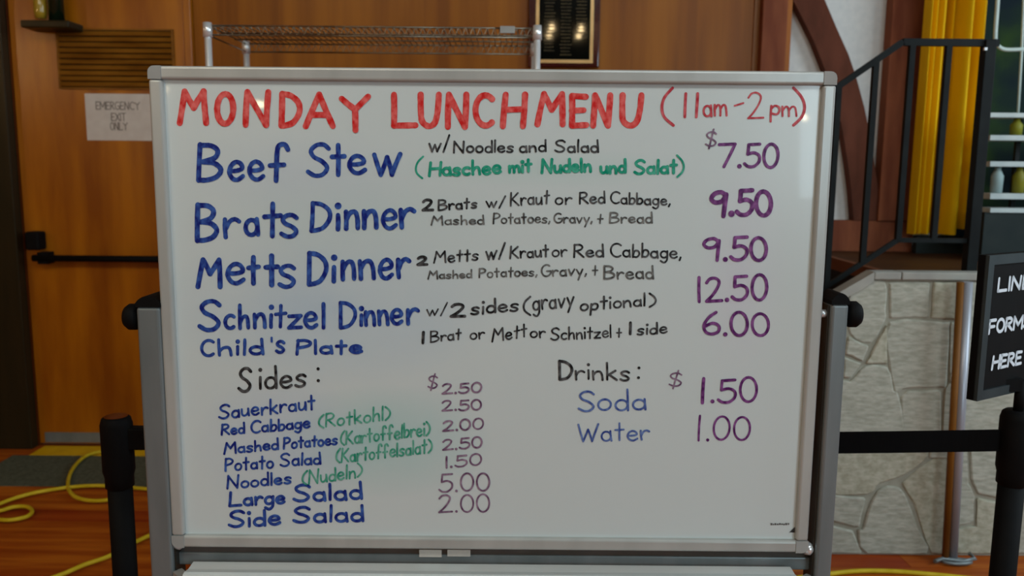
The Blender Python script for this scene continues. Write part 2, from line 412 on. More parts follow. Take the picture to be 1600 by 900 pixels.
# ------------------------------------------------------------------ stage, stairs, stone wall
XE = P(1425, 421, YS + .1).x          # left edge of the stage floor
stg = struct(MB().box(XE, XR, YS + .062, YW - .002, ZS - .06, ZS).build('floor_stage', M['stage_floor']))
MB().box(XE - .03, XE, YS + .062, YW - .062, ZS - .05, ZS + .004).build('edge_board', M['stage_edge'], stg, label='reddish edge board of the stage')
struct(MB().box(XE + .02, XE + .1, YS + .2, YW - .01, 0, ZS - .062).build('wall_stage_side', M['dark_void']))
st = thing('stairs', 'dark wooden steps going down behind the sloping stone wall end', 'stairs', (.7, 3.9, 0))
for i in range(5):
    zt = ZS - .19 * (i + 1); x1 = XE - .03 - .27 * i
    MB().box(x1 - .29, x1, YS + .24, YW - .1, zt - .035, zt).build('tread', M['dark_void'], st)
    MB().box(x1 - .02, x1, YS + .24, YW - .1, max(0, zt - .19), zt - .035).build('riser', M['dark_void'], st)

def cpix(x, y): return (1300 + x / 1.957, 420 + y / 1.957)
zc1 = P(1430, 425, YS).z; zc0 = P(1430, 437, YS).z
xa = P(1352, 425, YS).x                        # where the cap starts to slope
sl = .62
xs_end = xa - (zc1 - .02) / sl
sw = thing('stone_wall', 'pale cut-stone wall under the stage with a sloping left end', 'wall', (xa + .4, YS + .1, 0))
# mortar core
core = [(xs_end, 0), (3.9, 0), (3.9, zc0), (xa + .03, zc0), (xs_end + .06, .02)]
MB().prism(core, YS + .008, YS + .058).build('mortar_core', M['mortar'], sw)
xj = P(1407, 430, YS).x
def capseg(x0, x1): MB().box(x0+.0015, x1-.0015, YS - .012, YS + .058, zc0, zc1).build('cap_stone', M['cap'], sw, bevel=.004)
capseg(xa + .03, xj); capseg(xj, P(1470,430,YS).x + .2)
xx = P(1470,430,YS).x + .2
while xx < 3.8: capseg(xx, min(xx + .45, 3.9)); xx += .45
th = zc1 - zc0
N_ = 6
tot = (xa + .03 - xs_end - .05)
for i in range(N_):
    x0 = xa + .03 - tot * i / N_; x1 = xa + .03 - tot * (i + 1) / N_ + .003
    za = zc1 - max(0, (xa + .03 - x0)) * sl; zb_ = zc1 - (xa + .03 - x1) * sl
    MB().prism([(x1, zb_ - th*1.3), (x0, za - th*1.3), (x0, za), (x1, zb_)], YS - .012, YS + .058).build('sloping_cap', M['cap'], sw)
stones = [
 [(60,70),(105,42),(165,42),(166,120),(164,160),(120,228),(55,200),(50,110)],
 [(178,42),(300,42),(297,150),(178,152)],
 [(312,42),(400,42),(398,155),(305,152)],
 [(178,165),(345,165),(360,182),(352,345),(338,362),(232,366),(200,380),(188,360),(175,290)],
 [(366,166),(400,166),(388,510),(342,520),(346,372),(360,350)],
 [(50,208),(112,237),(95,284),(42,260)],
 [(168,172),(170,292),(106,290),(138,226)],
 [(38,270),(90,292),(56,335),(36,332)],
 [(102,300),(170,303),(188,372),(204,390),(202,520),(-20,520),(-20,345),(56,345)],
 [(214,392),(232,376),(335,372),(335,520),(210,520)],
 [(-20,530),(290,530),(292,560),(285,585),(215,635),(145,658),(108,690),(-20,676)],
 [(-20,690),(104,702),(84,790),(66,790),(-20,766)],
 [(152,672),(208,672),(236,722),(262,792),(290,872),(106,872),(82,802),(95,795),(118,722)],
 [(-20,780),(66,804),(92,872),(-20,872)],
 [(300,592),(365,592),(365,872),(306,872),(252,722),(220,665),(228,648)],
 [(303,530),(365,530),(365,582),(300,580)],
 [(374,530),(412,530),(418,655),(438,695),(434,778),(374,790)],
 [(422,530),(520,530),(520,705),(447,690),(428,650)],
 [(446,702),(520,718),(520,872),(374,872),(374,800),(442,788)],
 [(410,42),(560,42),(560,290),(404,290)],
 [(402,300),(560,300),(560,520),(396,520)],
 [(530,530),(700,530),(690,760),(600,872),(530,872)],
 [(570,42),(760,42),(740,350),(640,520),(570,520)],
]
srng = random.Random(11)
for i, s in enumerate(stones):
    pl = []
    for (a, b) in s:
        p = P(*cpix(a, b), YS); pl.append((p.x, max(p.z, .004)))
    cx = sum(a for a, _ in pl)/len(pl); cz = sum(b for _, b in pl)/len(pl)
    out = smooth(pl, 3, True) if len(pl) > 6 else [((1-t)*pl[k][0]+t*pl[(k+1)%len(pl)][0], (1-t)*pl[k][1]+t*pl[(k+1)%len(pl)][1]) for k in range(len(pl)) for t in (.04, .35, .65, .96)]
    out = [(cx+(a-cx)*1.006 + srng.uniform(-.0015,.0015), max(.004, min(zc0-.002, cz+(b-cz)*1.006 + srng.uniform(-.0015,.0015)))) for a, b in out]
    MB().prism(out, YS + srng.uniform(-.002, .003), YS + .03, .004).build('stone', M['stone_warm'] if i % 4 == 2 else M['stone'], sw)
# stones under the slope behind the board and far right part
def clipq(x0, x1, z0, z1):
    pl = []
    f = lambda x: zc0 - .05 - max(0, (xa + .03 - x)) * sl - (.03 if x < xa else 0)
    if f((x0+x1)/2) < z0 + .06: return
    ta, tb = min(z1, f(x0)), min(z1, f(x1))
    if tb < z0 + .02: return
    ta = max(ta, z0 + .01)
    MB().prism([(x0, z0), (x1, z0), (x1, tb), (x0, ta)], YS + srng.uniform(-.003,.006), YS + .03, .006).build('stone', M['stone'], sw)
xlim = P(*cpix(-26, 500), YS).x
z = .01
for hgt in (.24, .28, .22, .25):
    x = xlim
    while x > xs_end + .2:
        ww = srng.uniform(.22, .4); clipq(x - ww + .006, x - .006, z + .005, z + hgt - .005); x -= ww
    x = P(*cpix(770, 300), YS).x
    while x < 3.8:
        ww = srng.uniform(.25, .45); clipq(x + .006, min(x + ww, 3.9) - .006, z + .005, z + hgt - .005); x += ww
    z += hgt + .0
# pole in front of stone wall
pt, pbm = P(1509, 441, YS - .06), P(1485, 872, YS - .06)
pg = thing('metal_pole', 'thin grey pole with a wood reflection modelled as a brown edge standing against the stone wall', 'pole', (pbm.x, YS - .05, 0))
MB().tube([(pt.x + .012, YS - .05, pt.z), (pbm.x + .012, YS - .05, .012)], .019, 14).build('grey_tube', M['pole_grey'], pg)
MB().tube([(pt.x - .017, YS - .055, pt.z), (pbm.x - .017, YS - .055, .012)], .013, 12).build('reflection_tube', M['wood_reflection'], pg, label='brown tube standing in for wood reflected in the pole')  # brown tube stands in for wood mirrored in the metal pole
ft = MB(); c_ = Vector((pbm.x, YS - .06, .012))
ft.tube([tuple(c_ + Vector((math.cos(t)*.055 + .02, math.sin(t)*.02-.01, 0))) for t in [k*math.pi/8 for k in range(16)]], .007, 8, closed=True)
ft.tube([c_ + Vector((-.07, -.02, .004)), c_ + Vector((-.03, 0, .006)), c_ + Vector((.04, -.02, .006)), c_ + Vector((.09, -.01, .012)), c_ + Vector((.07, .0, .03))], .008, 8)
ft.build('foot', M['alu_post'], pg)

# ------------------------------------------------------------------ iron stair railing
YR = YS + .12
rl = thing('stair_railing', 'black iron handrail with square balusters on top of the stone wall', 'railing', (P(1410, 400, YR).x, YR, ZS))
def R(a, b): return P(a, b, YR)
h0, h1, h2 = R(1180, 224), R(1410, 66), R(1556, 65)
zt = h1.z
MB().bar(h0, h1, .022, .022).build('sloping_rail', M['iron'], rl)
MB().bar(h1, (R(1560,65).x, YR, zt), .022, .026).build('top_rail', M['iron'], rl)
b0, b1 = R(1180, 520), R(1402, 375)
MB().bar(b0, b1, .018, .018).build('lower_sloping_rail', M['iron'], rl)
MB().bar(b1, (R(1520, 375).x, YR, b1.z), .018, .018).build('lower_rail', M['iron'], rl)
def lerpz(p, q, x): t = (x - p.x) / (q.x - p.x); return p.z + (q.z - p.z) * t
for (xp, yp) in ((1202, 250), (1252, 250), (1303, 250), (1358, 250), (1412, 250), (1468, 250)):
    x = R(xp, yp).x
    if x < h1.x: top = lerpz(h0, h1, x)
    else: top = zt
    bot = lerpz(b0, b1, x) if x < b1.x else b1.z
    MB().box(x-.0105, x+.0105, YR-.0105, YR+.0105, bot, top).build('baluster', M['iron'], rl)
x = R(1537.5, 150).x
MB().box(x-.021, x+.021, YR-.021, YR+.021, ZS, zt + .01).build('newel_post', M['iron'], rl, bevel=.003)
MB().cbox((R(1534, 78).x, YR-.024, R(1534, 78).z), .01, .01, .01).build('bolt', M['chrome'], rl)

# ------------------------------------------------------------------ stage backdrop, curtain, rack
XK0 = P(1500, 100, YW-.02).x
bk = MB().box(XK0, 4.2, YW - .03, YW - .012, ZS + .03, 3.6).build('backdrop', M['backdrop'])
tag(bk, 'dark green painted forest backdrop hanging behind the yellow curtain', 'backdrop')
tag(MB().box(P(1425, 370, YW-.1).x + .01, 4.2, YW - .13, YW - .09, ZS, P(1470, 369, YW-.13).z).build('recess_strip', M['dark_base']), 'low dark strip in place of a recess along the stage wall under the curtain', 'recess_strip')  # dark strip stands in for the recess at the wall base
# curtain: pleated sheet
x0, x1 = P(1441, 100, YW-.2).x, P(1534, 100, YW-.2).x
zbot, ztop = P(1470, 366, YW-.2).z, 3.7
cb = MB(); n = 150; zs = [zbot + (ztop - zbot) * k / 8 for k in range(9)]
FP = smooth([(0,.02),(.05,-.03),(.1,.03),(.16,-.02),(.22,.03),(.28,-.02),(.34,.01),(.41,.12),(.47,.11),(.5,.02),(.54,.05),(.61,-.05),(.7,-.05),(.76,.01),(.82,.09),(.89,.1),(.94,.02),(1.02,.0)], 6)
def fold(u, zz):
    for a, b in zip(FP, FP[1:]):
        if b[0] >= u: return a[1] + (b[1]-a[1])*(u-a[0])/max(1e-6, b[0]-a[0]) + .006*math.sin(u*40+zz*1.3)
    return 0
for side in (0, 1):
    vs = []
    for zz in zs:
        for i in range(n + 1):
            u = i / n; vs.append((x0 + (x1-x0)*u, YW - .2 + fold(u, zz) + side*.004, zz + (.025 if u > .78 and zz == zbot else 0)))
    cb.add(vs, [(k*(n+1)+i, k*(n+1)+i+1, (k+1)*(n+1)+i+1, (k+1)*(n+1)+i) for k in range(8) for i in range(n)], True)
tag(cb.build('curtain', M['curtain']), 'golden yellow pleated stage curtain beside the brown timber post', 'curtain')

# shelf rack far right
YK = 4.05
rk = thing('stage_rack', 'dark rack with white-edged shelves standing on the stage at far right', 'rack', (P(1600, 340, YK).x, YK, ZS))
for (yt, ybm) in ((176, 183), (211, 219), (252, 260), (302, 311), (325, 332)):
    a = P(1545, yt, YK-.2); b = P(1545, ybm, YK-.2)
    MB().box(a.x + .008, a.x + .9, YK - .2, YK - .07, b.z, a.z).build('shelf', M['rack_white'], rk, label='white-edged shelf board')
top_z = P(1545, 176, YK-.2).z
a = P(1556, 240, YK-.2)
for xx in (a.x, a.x + .16, a.x + .6, a.x+.8):
    MB().cbox((xx, YK - .09, (P(1545, 183, YK-.2).z + P(1545,325,YK-.2).z)/2), .02, .02, P(1545, 183, YK-.2).z - P(1545,325,YK-.2).z).build('upright', M['iron'], rk)
MB().box(a.x - .02, a.x + .86, YK - .19, YK - .07, ZS, P(1545, 332, YK-.2).z).build('base_box', M['dark_base'], rk)
# small bottles on the rack
def zsh(yt): return P(1545, yt, YK-.2).z
for i, (px, yt, lab, col) in enumerate([(1587, 211, 'yellow-green object on the second shelf of the stage rack', (120, 120, 30)),
                                   (1556, 302, 'pale slim container on a middle shelf of the stage rack', (150, 170, 170)),
                                   (1590, 302, 'yellowish container on a middle shelf of the stage rack', (120, 115, 30))]):
    q = P(px, yt, YK-.15); hgt = (.08 if yt == 211 else .13)
    m = noisy('container_%d' % i, col, tuple(min(255, v+20) for v in col), rough=.4)
    tag(MB().lathe((q.x, YK - .15, zsh(yt) + .001), [(0,0),(.025,0),(.027,hgt*.6),(.014,hgt*.8),(.013,hgt),(0,hgt)], 16).build('container', m), lab, 'container')
# white tubular frame above the rack
YT = 4.02
fr = [(1562,-60),(1559,0),(1555.5,50),(1556,64),(1561,73),(1572,77.5),(1600,77),(1640,76)]
tp = smooth([tuple(P(a, b, YT)) for a, b in fr], 5)
tf = thing('tubular_frame', 'white bent tube frame in front of the dark backdrop above the rack', 'frame', tuple(P(1600, 77, YT)))
mm = MB(); mm.tube(tp, .009, 10); mm.build('outer_tube', M['white_tube'], tf)
zr = P(1598, 176, YT).z
MB().tube([tuple(P(1602, -60, YT)), tuple(P(1597, 70, YT)), (P(1596, 120, YT).x, YT, zsh(176))], .006, 8).build('inner_tube', M['white_tube'], tf)

# ------------------------------------------------------------------ wire shelving rack behind the board
Y1, Y2 = 3.05, 3.48
f0, f1 = P(320.5, 36, Y1), P(840.5, 38, Y1); r0, r1 = P(374, 60, Y2), P(830, 66, Y2)
zf = (f0.z + f1.z) / 2
sr = thing('wire_shelving', 'chrome wire shelving unit standing behind the menu board', 'shelving', ((f0.x+f1.x)/2, (Y1+Y2)/2, 0))
XA, XB = f0.x + .008, f1.x - .002
for (xx, yy) in ((XA, Y1), (XB, Y1), (XA, Y2), (XB, Y2)):
    MB().lathe((xx, yy, 0), [(0,.1),(.0125,.1),(.0125, zf-.004),(.009, zf),(0, zf)], 20).build('post', M['chrome'], sr)
    MB().lathe((xx-.015, yy, .045), [(0,0),(.045,0),(.045,.03),(0,.03)], 20, 'X').build('caster', M['black'], sr)
    MB().cbox((xx, yy, .095), .03, .03, .03).build('caster_stem', M['chrome'], sr)
ztop_ = P(560, 42, Y1).z
for zz in (ztop_, 1.25, .3):
    wr = MB()
    for dz in (0, -.032):
        for (a, b) in (((XA, Y1), (XB, Y1)), ((XA, Y2), (XB, Y2)), ((XA, Y1), (XA, Y2)), ((XB, Y1), (XB, Y2))):
            wr.tube([(a[0], a[1], zz+dz), (b[0], b[1], zz+dz)], .0032, 6)
    rim = wr.build('shelf_rim', M['wire'], sr)
    z2 = MB(); nz_ = 46
    for yy in (Y1, Y2):
        for i in range(nz_):
            xa_, xb_ = XA + (XB-XA)*i/nz_, XA + (XB-XA)*(i+1)/nz_
            z2.tube([(xa_, yy, zz), ((xa_+xb_)/2, yy, zz-.032), (xb_, yy, zz)], .0018, 5, caps=False)
    for i in range(1, 52):
        xx = XA + (XB-XA)*i/52
        z2.tube([(xx, Y1, zz+.001), (xx, Y2, zz+.001)], .0018, 5)
    for yy in (Y1+.14, Y1+.29): z2.tube([(XA, yy, zz-.004), (XB, yy, zz-.004)], .003, 6)
    z2.build('shelf_wires', M['wire'], sr, kind='stuff')
q = P(793, 47, Y1)
MB().cbox((q.x, Y1-.008, q.z), .052, .006, .024).build('name_tag', M['corner'], sr, label='small grey plastic tag on the shelf rim')
for (xx, yy) in ((XA, Y1), (XB, Y1), (XA, Y2), (XB, Y2)):
    MB().lathe((xx, yy, ztop_-.04), [(.0125,0),(.017,0),(.0155,.05),(.0125,.05)], 16).build('collar', M['chrome'], sr)

# ------------------------------------------------------------------ wall plaque
YP = YW - .02
o0, o1 = P(825, 60, YP-.02), P(937, 60, YP-.02); zb0 = P(880, 106, YP-.02).z
PH = .62
pq = thing('wall_plaque', 'cherry-framed black name plaque with gold border on the wood wall', 'plaque', ((o0.x+o1.x)/2, YP, zb0 + PH/2))
MB().box(o0.x, o1.x, YP-.03, YP+.001, zb0, zb0+PH).build('frame', M['plaque_frame'], pq, bevel=.009, seg=4)
g0, g1 = P(837, 60, YP-.03), P(927, 60, YP-.03); gz = P(880, 98.5, YP-.03).z
MB().box(g0.x, g1.x, YP-.0325, YP-.029, gz, zb0+PH-.035).build('gold_border', M['gold'], pq)
bw = .017
pl = MB().box(g0.x+bw, g1.x-bw, YP-.034, YP-.03, gz+bw, zb0+PH-.035-bw).build('black_plate', M['plaque_black'], pq)
en = MB(); er = random.Random(5)
cw = (g1.x - g0.x - 2*bw)
for ci, (cx, zlow) in enumerate(((.2, .04), (.52, .02), (.82, .13))):
    z = gz + bw + zlow
    while z < zb0 + PH - .09:
        ww = er.uniform(.045, .065) * .9; x = g0.x + bw + cw*cx - ww/2
        xe = x + ww
        while x < xe:
            l = er.uniform(.003, .006); en.box(x, x+l, YP-.0344, YP-.0338, z, z+er.uniform(.005,.008)); x += l + .002
        z += .0165
en.build('engraved_names', M['engraved'], pq, kind='stuff')

# ------------------------------------------------------------------ belt stanchions with sign
def stanchion(x, Y, ztop, label, frame_rot=0):
    t = thing('belt_stanchion', label, 'stanchion', (x, Y, 0), 'black belt stanchions either side of the menu board')
    MB().lathe((x, Y, 0), [(0,0),(.17,0),(.172,.012),(.15,.026),(.05,.038),(.034,.05),(0,.05)], 36).build('base', M['black'], t)
    MB().lathe((x, Y, .045), [(0,0),(.0295,0),(.0295,ztop-.21),(0,ztop-.21)], 28).build('pole', M['black'], t)
    MB().lathe((x, Y, ztop-.185), [(.0295,0),(.034,.004),(.034,.03),(.038,.045),(.038,.165),(.034,.18),(.028,.185),(0,.185)], 28).build('belt_head', M['black'], t)
    return t
def colx(px, py, Y): return P(px, py, Y).x
YRs, YLs = 1.93, 2.0
zr_ = P(1577, 641, YRs).z; zl_ = P(178, 650, YLs).z
xr = colx(1571, 850, YRs); xl = colx(190, 800, YLs)
sR = stanchion(xr, YRs, zr_, 'black belt stanchion carrying the LINE FORMS HERE sign at right')
sL = stanchion(xl, YLs, zl_, 'black belt stanchion at left, in front of the wooden door')
MB().lathe((xl, YLs, zl_), [(.028,0),(.024,.0015),(0,.002)], 24).build('top_cap', M['frame_wood'], sL, label='brownish shiny cap on top of the stanchion')
# belt
bz1 = P(1540, 671, YRs).z; bz0 = P(1540, 705, YRs).z
ya, yb_ = YRs, YLs
bl = MB()
n = 24; vs = []
lz = (P(225, 668, YLs).z + P(225, 700, YLs).z)/2; rz = (bz1+bz0)/2; hb = (bz1-bz0)/2
XBL, XBR = xl + .04, xr - .036
for side in (0, 1):
    vs = []
    for i in range(n+1):
        u = i/n; x = XBL + (XBR-XBL)*u; yv = YLs + (YRs-YLs)*u + side*.002; zz = lz + (rz-lz)*u - .035*4*u*(1-u)*.35
        vs += [(x, yv, zz-hb), (x, yv, zz+hb)]
    bl.add(vs, [(2*i, 2*i+2, 2*i+3, 2*i+1) for i in range(n)])
bl.build('belt', M['belt'], sR)
MB().box(xl + .03, xl + .075, YLs-.016, YLs+.016, lz-.028, lz+.028).build('belt_clip', M['black'], sL, bevel=.004)
# sign
PHI = math.radians(31)
sg = thing('line_sign', 'black framed sign reading LINE FORMS HERE on top of the right stanchion', 'sign', (xr, YRs, zr_))
lt = P(1529, 399, YRs - .08); lb = P(1539.5, 627, YRs - .08)
SH = lt.z - lb.z; SWd = .246
org = Vector(((lt.x+lb.x)/2, YRs - .08, lb.z))
ux = Vector((math.cos(PHI), math.sin(PHI), 0)); un = Vector((math.sin(PHI), -math.cos(PHI), 0)); uz = Vector((0, 0, 1))
def sbox(mb, a0, a1, z0, z1, d0, d1):
    vs = [org + ux*a + uz*z + un*d for z in (z0, z1) for d in (d0, d1) for a in (a0, a1)]
    return mb.add(vs, [(0,2,3,1),(4,5,7,6),(0,1,5,4),(2,6,7,3),(0,4,6,2),(1,3,7,5)])
b_ = MB(); sbox(b_, 0, SWd, 0, SH, -.022, -.004); b_.build('backing', M['black'], sg)
fb = MB(); fw = .022
for a in ((0, SWd, 0, fw), (0, SWd, SH-fw, SH), (0, fw, fw, SH-fw), (SWd-fw, SWd, fw, SH-fw)): sbox(fb, a[0], a[1], a[2], a[3], -.006, .003)
fb.build('sign_frame', M['sign_frame'], sg)
b_ = MB(); sbox(b_, fw, SWd-fw, fw, SH-fw, -.004, -.001); b_.build('face', M['black'], sg)
cxs = org + ux*SWd/2
MB().tube([(xr, YRs, zr_ - .01), (xr, YRs, lb.z + .03)], .012, 12).build('stem', M['black'], sg)
b_ = MB(); sbox(b_, 0, SWd, -.0, .0, 0, 0)
br = MB().bar((xr, YRs, lb.z+.02), tuple(cxs - un*.012 + uz*.02), .02, .03); br.build('bracket', M['black'], sg)

# ------------------------------------------------------------------ handwriting stroke font
def E(cx, cy, rx, ry, a0, a1, n=14):
    return [(cx + rx*math.cos(math.radians(a0+(a1-a0)*i/n)), cy + ry*math.sin(math.radians(a0+(a1-a0)*i/n))) for i in range(n+1)]
def S_(x, y, w, h):   # S shape inside box
    return ('C', [(x+w*.95, y+h*.86), (x+w*.7, y+h*.99), (x+w*.35, y+h*.97), (x+w*.1, y+h*.8), (x+w*.25, y+h*.6), (x+w*.65, y+h*.46), (x+w*.92, y+h*.25), (x+w*.72, y+h*.04), (x+w*.35, y), (x, y+h*.13)])
X = .52
def bowl(w=.4): return ('P', E(w*.5, X*.48, w*.5, X*.5, 55, 360+40, 18))
GL = {
 'A': (.72, [('L', [(0,0),(.38,1)]), ('L', [(.38,1),(.72,0)]), ('L', [(.14,.36),(.58,.36)])]),
 'B': (.6, [('L', [(0,0),(.02,1)]), ('C', [(.02,.98),(.32,.97),(.5,.83),(.42,.63),(.1,.52)]), ('C', [(.1,.52),(.42,.48),(.6,.3),(.48,.1),(.2,.01),(0,.02)])]),
 'C': (.6, [('P', E(.38, .5, .37, .5, 48, 308, 18))]),
 'D': (.62, [('L', [(0,0),(0,1)]), ('C', [(0,1),(.3,.94),(.56,.72),(.6,.42),(.42,.12),(.2,.02),(0,0)])]),
 'E': (.5, [('L', [(0,0),(.03,1)]), ('L', [(.03,1),(.5,.97)]), ('L', [(0,.5),(.42,.52)]), ('L', [(0,0),(.5,.02)])]),
 'G': (.62, [('P', E(.34, .5, .34, .5, 55, 340, 18)), ('L', [(.36,.45),(.64,.45)])]),
 'H': (.62, [('L', [(0,0),(.06,1)]), ('L', [(.6,0),(.64,1)]), ('L', [(.03,.52),(.6,.54)])]),
 'K': (.58, [('L', [(0,0),(.04,1)]), ('L', [(.52,.95),(.04,.45)]), ('L', [(.1,.5),(.58,0)])]),
 'L': (.6, [('L', [(.02,1),(0,.02)]), ('L', [(0,.02),(.6,.03)])]),
 'M': (.8, [('L', [(0,0),(.16,1)]), ('L', [(.16,1),(.42,.48)]), ('L', [(.42,.48),(.72,1)]), ('L', [(.72,1),(.78,0)])]),
 'N': (.66, [('L', [(0,0),(.05,1)]), ('L', [(.05,1),(.58,0)]), ('L', [(.58,0),(.64,1)])]),
 'O': (.6, [('P', E(.3, .5, .3, .5, 90, 450, 24))]),
 'P': (.5, [('L', [(0,0),(.04,1)]), ('C', [(.02,.96),(.3,.98),(.5,.8),(.4,.58),(.06,.46)])]),
 'R': (.56, [('L', [(0,0),(.04,1)]), ('C', [(.02,.96),(.34,.98),(.5,.8),(.38,.58),(.06,.48)]), ('L', [(.14,.5),(.56,0)])]),
 'S': (.6, [S_(0,0,.6,1)]),
 'T': (.6, [('L', [(.3,1),(.3,0)]), ('L', [(0,1),(.6,1)])]),
 'U': (.6, [('C', [(0,1),(.01,.5),(.06,.15),(.28,0),(.48,.12),(.57,.5),(.6,1)])]),
 'W': (.85, [('L', [(0,1),(.22,0)]), ('L', [(.22,0),(.42,.7)]), ('L', [(.42,.7),(.6,0)]), ('L', [(.6,0),(.85,1)])]),
 'Y': (.72, [('L', [(0,.92),(.36,.6)]), ('L', [(.72,.98),(.36,.6)]), ('L', [(.36,.6),(.36,0)])]),
 'X': (.6, [('L', [(0,0),(.6,1)]), ('L', [(0,1),(.6,0)])]),
 'a': (.42, [('P', E(.2, X*.48, .2, X*.48, 50, 395, 16)), ('L', [(.38,X),(.42,0)])]),
 'b': (.4, [('L', [(0,1),(.02,0)]), ('C', [(.02,.1),(.1,.48),(.32,.5),(.4,.25),(.26,.02),(.02,.04)])]),
 'c': (.38, [('P', E(.22, X*.5, .22, X*.5, 50, 310, 14))]),
 'd': (.42, [('P', E(.2, X*.48, .2, X*.48, 40, 385, 16)), ('L', [(.38,1),(.42,0)])]),
 'e': (.42, [('C', [(.03,.27),(.22,.27),(.39,.33),(.34,.47),(.2,.53),(.06,.44),(0,.24),(.1,.05),(.26,0),(.42,.1)])]),
 'f': (.42, [('C', [(.42,.86),(.34,1),(.2,.97),(.16,.78),(.16,.4),(.16,0)]), ('L', [(0,.42),(.34,.44)])]),
 'g': (.42, [('P', E(.2, X*.5, .2, X*.48, 40, 385, 16)), ('C', [(.4,X),(.41,.1),(.38,-.2),(.22,-.36),(.02,-.24)])]),
 'h': (.42, [('L', [(0,1),(.02,0)]), ('C', [(.02,.25),(.14,.46),(.3,.5),(.37,.34),(.4,0)])]),
 'i': (.06, [('L', [(.03,X),(.03,0)]), ('D', (.03,.86))]),
 'k': (.42, [('L', [(0,1),(.02,0)]), ('L', [(.36,.55),(.04,.26)]), ('L', [(.1,.3),(.42,0)])]),
 'l': (.06, [('L', [(.03,1),(.03,0)])]),
 'm': (.64, [('L', [(0,X),(.02,0)]), ('C', [(.02,.3),(.14,.5),(.25,.48),(.3,.25),(.3,0)]), ('C', [(.3,.3),(.42,.5),(.55,.48),(.61,.25),(.63,0)])]),
 'n': (.42, [('L', [(0,X),(.02,0)]), ('C', [(.02,.28),(.14,.48),(.3,.5),(.38,.3),(.4,0)])]),
 'o': (.42, [('P', E(.21, X*.5, .21, X*.5, 90, 450, 20))]),
 'p': (.42, [('L', [(.02,X),(0,-.4)]), ('C', [(.02,.36),(.18,.53),(.36,.46),(.4,.24),(.28,.03),(.04,.08)])]),
 'r': (.36, [('L', [(0,X),(.03,0)]), ('C', [(.03,.26),(.12,.46),(.25,.53),(.36,.46)])]),
 's': (.38, [S_(0,0,.38,X)]),
 't': (.36, [('L', [(.18,.96),(.18,0)]), ('L', [(0,.58),(.36,.6)])]),
 'u': (.42, [('C', [(0,X),(.02,.15),(.14,.01),(.3,.1),(.38,.3),(.38,X)]), ('L', [(.38,.5),(.42,0)])]),
 'v': (.4, [('L', [(0,X),(.18,0)]), ('L', [(.18,0),(.4,X)])]),
 'w': (.62, [('L', [(0,X),(.17,0)]), ('L', [(.17,0),(.31,.45)]), ('L', [(.31,.45),(.44,0)]), ('L', [(.44,0),(.62,X)])]),
 'y': (.42, [('L', [(0,X),(.22,.03)]), ('L', [(.42,X),(.1,-.38)])]),
 'z': (.42, [('L', [(0,X),(.4,X)]), ('L', [(.4,X),(0,.02)]), ('L', [(0,.02),(.42,.02)])]),
 '0': (.54, [('P', E(.27, .5, .27, .5, 90, 450, 24))]),
 '1': (.06, [('L', [(.04,1),(.02,0)])]),
 '2': (.56, [('C', [(.02,.8),(.14,.96),(.34,.99),(.48,.84),(.4,.56),(.2,.24),(0,.02)]), ('L', [(0,.02),(.56,.04)])]),
 '5': (.56, [('L', [(.54,1),(.12,.98)]), ('L', [(.12,.98),(.1,.56)]), ('C', [(.1,.56),(.34,.62),(.54,.48),(.54,.22),(.36,.02),(.14,.02),(0,.14)])]),
 '6': (.54, [('C', [(.44,1),(.2,.76),(.03,.4),(.08,.1),(.28,0),(.5,.12),(.52,.38),(.32,.5),(.08,.36)])]),
 '7': (.6, [('L', [(0,.97),(.6,.99)]), ('L', [(.6,.99),(.2,0)])]),
 '9': (.56, [('C', [(.52,.86),(.36,1),(.12,.94),(0,.74),(.14,.58),(.38,.62),(.52,.86)]), ('L', [(.54,.9),(.46,0)])]),
 '.': (.06, [('D', (.03,.05))]), ',': (.08, [('L', [(.07,.08),(0,-.14)])]),
 ':': (.08, [('D', (.04,.75)), ('D', (.04,.22))]), "'": (.06, [('L', [(.03,1),(.03,.78)])]),
 '-': (.4, [('L', [(0,.44),(.4,.5)])]), '/': (.34, [('L', [(0,-.05),(.34,1.05)])]),
 '(': (.3, [('C', [(.3,1),(.08,.75),(0,.48),(.06,.22),(.3,0)])]),
 ')': (.3, [('C', [(0,1),(.22,.75),(.3,.48),(.22,.22),(0,0)])]),
 '$': (.5, [S_(0,.1,.5,.8), ('L', [(.36,1.05),(.14,-.05)])]),
 '+': (.4, [('L', [(.22,1),(.18,0)]), ('L', [(0,.5),(.4,.52)])]),
}
hr = random.Random(21)
KC = [0]; KD = [0.0]
def cv(conv, pts):
    out = []
    for i, p in enumerate(pts):
        KD[0] = .85*i/len(pts); out.append(conv(p))
    KD[0] = 0.0
    return out
GAP = .16
